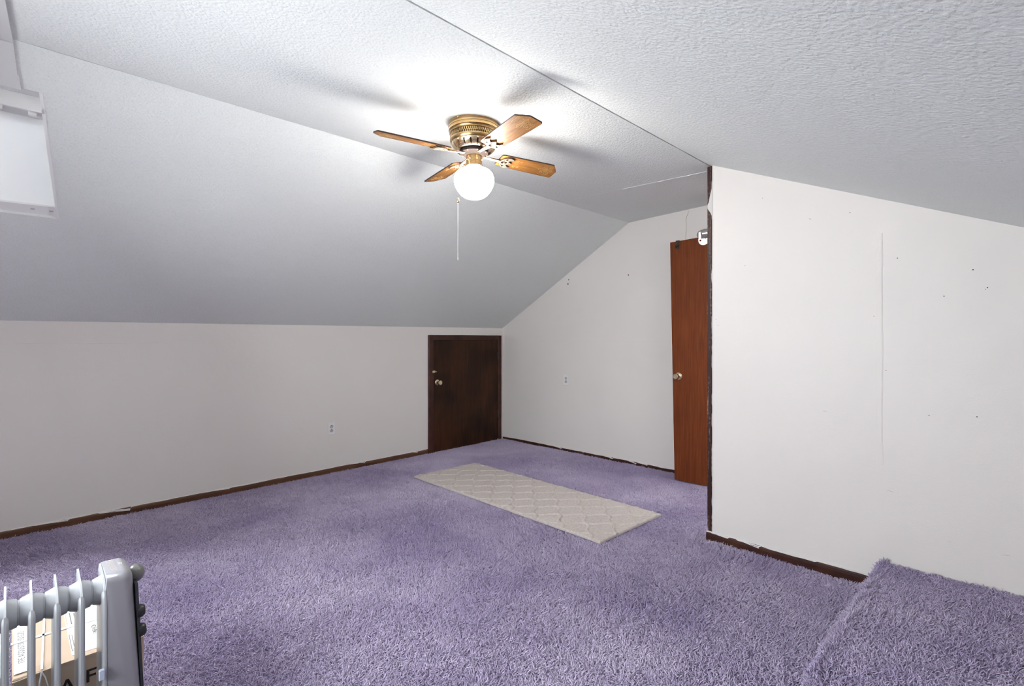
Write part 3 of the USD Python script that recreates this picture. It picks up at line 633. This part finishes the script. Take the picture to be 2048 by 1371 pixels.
top = np.stack([gx + wob, gy, h], -1).reshape(-1, 3); bot = np.stack([gx + wob, gy, h * 0 - .002], -1).reshape(-1, 3)
f = []
i, j = np.meshgrid(np.arange(nx - 1), np.arange(ny - 1), indexing='ij'); a = (i * ny + j).ravel()
F1 = np.vstack([np.c_[a, a + ny, a + ny + 1], np.c_[a, a + ny + 1, a + 1]])
border = np.concatenate([np.arange(nx) * ny, (nx - 1) * ny + np.arange(1, ny), np.arange(nx - 2, -1, -1) * ny + ny - 1, np.arange(ny - 2, 0, -1)])
N = nx * ny; nb = len(border); q = np.roll(border, -1)
v = np.vstack([top, bot[border]]); bi_ = N + np.arange(nb); bq = np.roll(bi_, -1)
F2 = np.vstack([np.c_[border, bi_, q], np.c_[q, bi_, bq]])
rug = tag(obj('rug', trimesh.Trimesh(v, np.vstack([F1, F2]), process=False), m_rug, smooth=50, loc=(2.932, 2.842, .004), rotz=-1.0), 'pale beige runner rug with raised trellis pattern lying on the lavender carpet', 'rug')

# ------------------------------------------------------------------ oil radiator
ht = thing('oil_radiator', 'white oil-filled finned radiator heater standing at the left front', 'heater', (0, 1.72, 0))
FD = .065
def fin(xc):
    pr = Polygon([(-FD, .085), (-FD + .012, .07), (FD - .012, .07), (FD, .085), (FD, .622), (FD - .014, .640), (-FD + .03, .625), (-FD + .006, .605), (-FD, .58)])
    fl = extr(pr, .0042); fl.vertices = np.c_[fl.vertices[:, 2] - .0021, fl.vertices[:, 0], fl.vertices[:, 1]]; fl.fix_normals()
    def body(s, z0, z1, w): 
        p = [m3.Manifold.sphere(1.0, 12).scale((w, .012, .012)).translate((0, y, z)) for y in (-FD + s, FD - s) for z in (z0, z1)]
        return tri(m3.Manifold.batch_hull(p))
    return trimesh.util.concatenate([fl, body(.013, .10, .585, .0068)]).apply_translation((xc, 0, 0))
XF = [.1745] + [.1285 - .0455 * k for k in range(8)]
for k, xf in enumerate(XF):
    obj('fin', fin(xf), m_white_heater, ht, smooth=30)
for zc in (.586, .135):
    prof = []
    xs0 = XF[-1]; 
    for k in range(len(XF) - 1, 0, -1):
        x0, x1 = XF[k], XF[k - 1]; L = x1 - x0
        prof += [(.037, x0), (.0365, x0 + .10 * L), (.0325, x0 + .44 * L), (.0295, x0 + .47 * L), (.0295, x0 + .53 * L), (.0315, x0 + .56 * L), (.0375, x0 + .93 * L)]
    prof = [(0, XF[-1])] + prof + [(.037, XF[0]), (0, XF[0])]
    m = lathe(prof, 36); m.vertices = np.c_[m.vertices[:, 2], m.vertices[:, 1], m.vertices[:, 0]]; m.fix_normals()
    obj('header_tube', m, m_white_heater, ht, smooth=35, loc=(0, 0, zc))
def cap_sec(xr_top, xr_bot, x0, y0, y1, z0, z1, r):
    s = m3.Manifold.sphere(r, 20); s2 = m3.Manifold.sphere(.006, 12)
    pts = [s.translate((xr_top - r, y, z1 - r)) for y in (y0 + r, y1 - r)] + [s2.translate((xr_bot - .006, y, z0 + .006)) for y in (y0 + .006, y1 - .006)]
    pts += [s2.translate((x0 + .006, y, z)) for y, z in ((y0 + .006, z0 + .006), (y1 - .006, z0 + .006))]
    pts += [m3.Manifold.cylinder(.008, r, r, 20).rotate((0, 90, 0)).translate((x0, y, z1 - r)) for y in (y0 + r, y1 - r)]
    return tri(m3.Manifold.batch_hull(pts))
cp = obj('end_cap', cap_sec(.233, .262, .1775, -.064, .072, .05, .642, .022), m_heater_cap, ht, smooth=35, label='light grey rounded end cap with vent grille')
for k in range(14):
    obj('vent_slot', bx(.186 , .2035, -.036 + k * .0062, -.0338 + k * .0062, .6405, .6426), m_recept, cp)
for k in range(3):
    obj('print_line', bx(.209 + .003 * k, .2105 + .003 * k, .0, .022 - .004 * k, .6415, .6424), m_recept, cp)
pan = prism([(.2365, -.058, .600), (.2365, .066, .600), (.2585, .066, .10), (.2585, -.058, .10)], (.0065, 0, .0003))
obj('control_panel', pan, m_panel_dark, ht, label='dark control panel on the slanted end face')
obj('panel_cover', prism([(.2432, .015, .590), (.2432, .066, .590), (.2500, .066, .47), (.2500, .015, .47)], (.008, 0, 0)), m_bluegrey, ht, label='blue-grey plastic cover strip')
dm = trimesh.creation.icosphere(3, 1.0); dm.vertices *= (.022, .030, .023)
obj('handle_end', mv(dm, .245, .004, .607), m_grey, ht, smooth=True, label='grey rounded handle end')
for z, x in ((.520, .2425), (.468, .245)):
    kn = rot(lathe([(0, 0), (.017, 0), (.018, .004), (.016, .012), (.012, .017), (0, .018)], 24), 90, (0, 1, 0))
    obj('control_knob', kn, m_black, ht, smooth=35, loc=(x, -.045, z))
obj('paper_tag', cham(.160, .172, -.076, -.066, .385, .412, .002), m_paletag, ht, label='pale blue tag clipped between the last fins')
for x in (-.15, .14):
    obj('foot_bar', cham(x - .015, x + .015, -.12, .12, .045, .070, .004), m_black, ht)
    for y in (-.105, .105):
        obj('caster', rot(trimesh.creation.cylinder(.022, .018, sections=20), 90, (0, 1, 0)).apply_translation((x, y, .023)), m_black, ht)

# ------------------------------------------------------------------ cartons behind the radiator
BX0, BX1, BY0, BY1, BZ = .004, .287, 1.862, 2.27, .361
cb = thing('cardboard_box', 'brown cardboard box with printed paper top and clear straps behind the radiator', 'box', (BX0, BY0, 0))
bw, bd = BX1 - BX0, BY1 - BY0
shell = [bx(0, bw, 0, bd, -.003, BZ - .004)]
obj('carton', cham(0, bw, 0, bd, -.003, BZ - .003, .003), m_card, cb)
# lid flaps with a slightly crushed front edge
nx = 40; e = np.linspace(0, bw, nx); zf = BZ - .001 - .006 * np.clip(meshkit.fbm(np.c_[e * 18, e * 0, e * 0], 3, 6) - .45, 0, 1) - .008 * np.exp(-(e / .05) ** 2)
v, f = [], []
for i in range(nx):
    v += [(e[i], -.003, zf[i] - .004), (e[i], -.003, zf[i]), (e[i], .03, BZ), (e[i], bd, BZ), (e[i], bd, BZ - .004)]
for i in range(nx - 1):
    for p in range(4): a = i * 5 + p; f += [(a, a + 5, a + 6), (a, a + 6, a + 1)]
m = trimesh.Trimesh(np.array(v), np.array(f), process=False); m.fix_normals()
obj('lid_flap', m, m_card, cb)
obj('printed_label', bx(.004, .044, .02, bd - .01, BZ, BZ + .0008), m_label, cb, label='white printed paper strip')
obj('printed_label', bx(.120, bw - .006, .02, bd - .01, BZ, BZ + .0008), m_label, cb, label='large white printed paper sheet')
def top_text(s, h, x, y, mat, bold=False, z=BZ + .0008):
    t = meshkit.text_mesh(s, h, .0004, bold)
    t = rot(t, 90, (0, 0, 1)); return obj('lettering', mv(t, x, y, z), mat, cb)
top_text('FPE ACOUSTIC 60/120', .0135, .026, .075, m_ink)
top_text('UNPACK', .011, .186, .115, m_inkblack)
top_text('D WITH WATER', .010, .150, .075, m_ink)
top_text('12PACK F', .010, .200, .10, m_inkblack)
for k in range(4):
    obj('print_line', bx(.122 + .006 * k, .1235 + .006 * k, .06 + .01 * k, .16 - .008 * k, BZ + .0008, BZ + .0012), m_ink, cb)
for k in range(5):
    obj('print_line', bx(.122 + .010 * k, .1245 + .010 * k, .23, .33 - .01 * (k % 3), BZ + .0008, BZ + .0012), m_ink if k else m_card, cb)
rg = Point(0, 0).buffer(.012, 20).difference(Point(0, 0).buffer(.0105, 20)); rg = affinity.scale(rg, 1, .62)
obj('print_mark', mv(extr(rg, .0004), .134, .052, BZ + .0008), m_inkblack, cb, label='printed oval ring mark')
def strapm(p0, p1, wdt):
    p0, p1 = np.array(p0, float), np.array(p1, float); d = p1 - p0; n = np.array([-d[1], d[0]]) / np.hypot(d[0], d[1]) * wdt / 2
    pts = [p0[:2] - n, p1[:2] - n, p1[:2] + n, p0[:2] + n]
    return prism([(x, y, BZ + .0013) for x, y in pts], (0, 0, .0012))
obj('strap', strapm((-.002, .211), (bw + .001, .211), .013), m_strap, cb, label='clear packing strap across the lid')
obj('strap', strapm((.078, bd), (.057, -.003), .005), m_strap, cb, label='narrow clear strap running front to back')
obj('strap', [tube([(.057, -.004, BZ - .005), (.053, -.006, BZ - .03), (.050, -.005, BZ - .07), (.046, -.005, BZ - .12)], .0022, 6), tube([(.057, -.004, BZ - .005), (.064, -.006, BZ - .02), (.070, -.005, BZ - .05), (.073, -.005, BZ - .1)], .0016, 6)], m_strap, cb, label='loose strap ends hanging down the front')
for s, x, z in (('A', .092, .276), ('F', .146, .282)):
    t = rot(meshkit.text_mesh(s, .034, .0006, True), 90, (1, 0, 0)); obj('lettering', mv(t, x, -.0002, z), m_inkblack, cb)
wc = thing('white_carton', 'pale white carton standing at the left of the brown cardboard box', 'box', (-.30, 1.87, 0))
obj('carton', cham(0, .285, 0, .36, -.003, .372, .004), m_carton, wc)
obj('tape', bx(0, .285, .16, .20, .372, .3728), m_strap, wc)

# ------------------------------------------------------------------ carpeted step at the lower right
SX0, SY1, SZ = 1.845, .505, .140
step = thing('carpeted_step', 'lavender carpeted step platform against the partition wall at the lower right', 'step', (SX0, YN, 0))
SD, SW = SY1 - YN, XP - SX0
obj('platform', rbox(0, SW - .002, .012, SD, -.05, SZ, .022, 16), m_carpetbase, step, smooth=35)

# ------------------------------------------------------------------ carpet pile: clumps of tufts
def clump(seed, n, R, hmin, hmax, rad):
    r = np.random.default_rng(seed); parts_v, parts_f, off = [], [], 0
    drift = r.uniform(0, 6.283)
    for k in range(n):
        rr = R * math.sqrt(r.uniform()); a = r.uniform(0, 6.283); p = np.array([rr * math.cos(a), rr * math.sin(a), -.004])
        L = r.uniform(hmin, hmax); az = drift + r.normal(0, 1.2); el = math.radians(r.uniform(35, 78)); bend = r.uniform(.2, .9)
        path = [p]
        for s in range(3):
            e = el - bend * s * .45
            path.append(path[-1] + L / 3 * np.array([math.cos(az) * math.cos(e), math.sin(az) * math.cos(e), math.sin(e)])); az += r.normal(0, .3)
        m = tube(path, [rad * .8, rad, rad * 1.05, rad * .55], 4, caps=True)
        parts_v.append(m.vertices); parts_f.append(m.faces + off); off += len(m.vertices)
    return trimesh.Trimesh(np.vstack(parts_v), np.vstack(parts_f), process=False)
def pile(path, pts, nrm, lean_amp, seed, small=1.0):
    """point instancer of tuft clumps at pts with surface normals nrm"""
    pi = UsdGeom.PointInstancer.Define(stage, path)
    K = 6; targets = []
    for k in range(K):
        nm = 'tuft' if k == 0 else f'tuft_{k:03d}'
        pm_ = usdkit.mesh(stage, f'{path}/{nm}', clump(seed * 100 + k, 38, .0255, .015 * small, .024 * small, .00165), m_pile, smooth=True)
        targets.append(pm_.GetPath())
    pi.CreatePrototypesRel().SetTargets(targets)
    r = np.random.default_rng(seed); n = len(pts)
    pi.CreateProtoIndicesAttr(Vt.IntArray.FromNumpy(r.integers(0, K, n).astype(np.int32)))
    pi.CreatePositionsAttr(Vt.Vec3fArray.FromNumpy(np.asarray(pts, np.float32)))
    # lean field: pile brushed different ways in broad patches
    q = np.c_[pts[:, :2] * 1.6, np.zeros(n)]
    lx = (meshkit.fbm(q, 3, 11) - .5) * 2; ly = (meshkit.fbm(q + 40, 3, 12) - .5) * 2
    up = nrm + lean_amp * np.c_[lx, ly, np.zeros(n)]; up /= np.linalg.norm(up, axis=1, keepdims=True)
    yaw = r.uniform(0, 2 * np.pi, n)
    # quaternion taking z to up, after a yaw about z
    ax = np.cross([0, 0, 1.0], up); c = up[:, 2]; qw = np.sqrt(np.maximum((1 + c) / 2, 1e-6)); qv = ax / (2 * qw[:, None])
    yw_, yz_ = np.cos(yaw / 2), np.sin(yaw / 2)
    w_ = qw * yw_ - qv[:, 2] * yz_
    xyz = np.c_[qv[:, 0] * yw_ + qv[:, 1] * yz_, qv[:, 1] * yw_ - qv[:, 0] * yz_, qw * yz_ + qv[:, 2] * yw_]
    pi.CreateOrientationsAttr(Vt.QuathArray([Gf.Quath(float(a), float(b), float(c_), float(d)) for a, (b, c_, d) in zip(w_, xyz)]))
    s = r.uniform(.85, 1.15, n)
    pi.CreateScalesAttr(Vt.Vec3fArray.FromNumpy(np.c_[s, s, s * r.uniform(.85, 1.1, n)].astype(np.float32)))
    return pi
sp = .0345
gx, gy = np.meshgrid(np.arange(-.95, XE, sp), np.arange(YN, YC, sp * .866), indexing='ij')
gx = gx + (np.arange(gx.shape[1]) % 2) * sp / 2
P = np.c_[gx.ravel(), gy.ravel()]; P = P + rng.uniform(-.008, .008, P.shape)
keep = (P[:, 1] < yw(P[:, 0]) - .020) & (P[:, 0] < XE - .02)
keep &= ~((P[:, 0] > XP - .02) & (P[:, 0] < XP + .13) & (P[:, 1] < YR - .0))
keep &= ~((P[:, 0] > XP + .1) & (P[:, 1] < YR + .0))
keep &= ~((P[:, 0] > SX0 + .01) & (P[:, 1] < SY1 - .01))
c, s = math.cos(math.radians(1.0)), math.sin(math.radians(1.0)); dx, dy = P[:, 0] - 2.932, P[:, 1] - 2.842
u, v_ = dx * c - dy * s, dx * s + dy * c
keep &= ~((abs(u) < rw / 2 - .028) & (abs(v_) < rl_ / 2 - .028))
keep &= ~((P[:, 0] > BX0 - .3) & (P[:, 0] < BX1 - .02) & (P[:, 1] > BY0 + .02) & (P[:, 1] < BY1 - .04))
P = P[keep]
# a close row of clumps along the wall bases
xs_ = np.arange(-.95, 4.39, .017); ys_ = np.arange(YR + .01, YC - .02, .017); yp_ = np.arange(SY1 + .01, YR - .0, .017); yd_ = np.arange(YR - .02, YR + .04, .017)
P = np.vstack([P, np.c_[xs_, yw(xs_) - .021], np.c_[np.full(len(ys_), XE - .021), ys_], np.c_[np.full(len(yp_), XP - .022), yp_]])
carpet = pile('/World/carpet', np.c_[P, np.full(len(P), -.011)], np.tile([0, 0, 1.0], (len(P), 1)), .75, 1)
tag(carpet, 'lavender shag carpet pile covering the attic floor', 'carpet', kind='stuff')
# pile on the step: top, rounded edges and the side faces
def surf_samples():
    pts, nr = [], []
    R = .022
    for x in np.arange(.0, SW, .031):
        for y in np.arange(0.05, SD - R, .027): pts.append((x + R * .6, y, SZ)); nr.append((0, 0, 1))
        for a in (15, 40, 65, 90):
            t = math.radians(a); pts.append((x + R * .6, SD - R + R * math.sin(t), SZ - R + R * math.cos(t))); nr.append((0, math.sin(t), math.cos(t)))
        for z in np.arange(.0, SZ - R, .027): pts.append((x + R * .6, SD, z)); nr.append((0, 1, .25))
    for y in np.arange(0.05, SD - R, .031):
        for a in (30, 60, 90):
            t = math.radians(a); pts.append((R - R * math.sin(t), y, SZ - R + R * math.cos(t))); nr.append((-math.sin(t), 0, math.cos(t)))
        for z in np.arange(.0, SZ - R, .027): pts.append((0, y, z)); nr.append((-1, 0, .25))
    return np.array(pts), np.array(nr, float)
ps, ns = surf_samples(); ns /= np.linalg.norm(ns, axis=1, keepdims=True)
ps = ps + np.random.default_rng(5).uniform(-.010, .010, ps.shape) * np.where(abs(ns) > .9, 0, 1)
ok = ps[:, 0] < SW - .012; ps, ns = ps[ok], ns[ok]
sp_ = pile('/World/carpeted_step/pile', ps, ns, .55, 2, .95)
tag(sp_, kind='stuff')
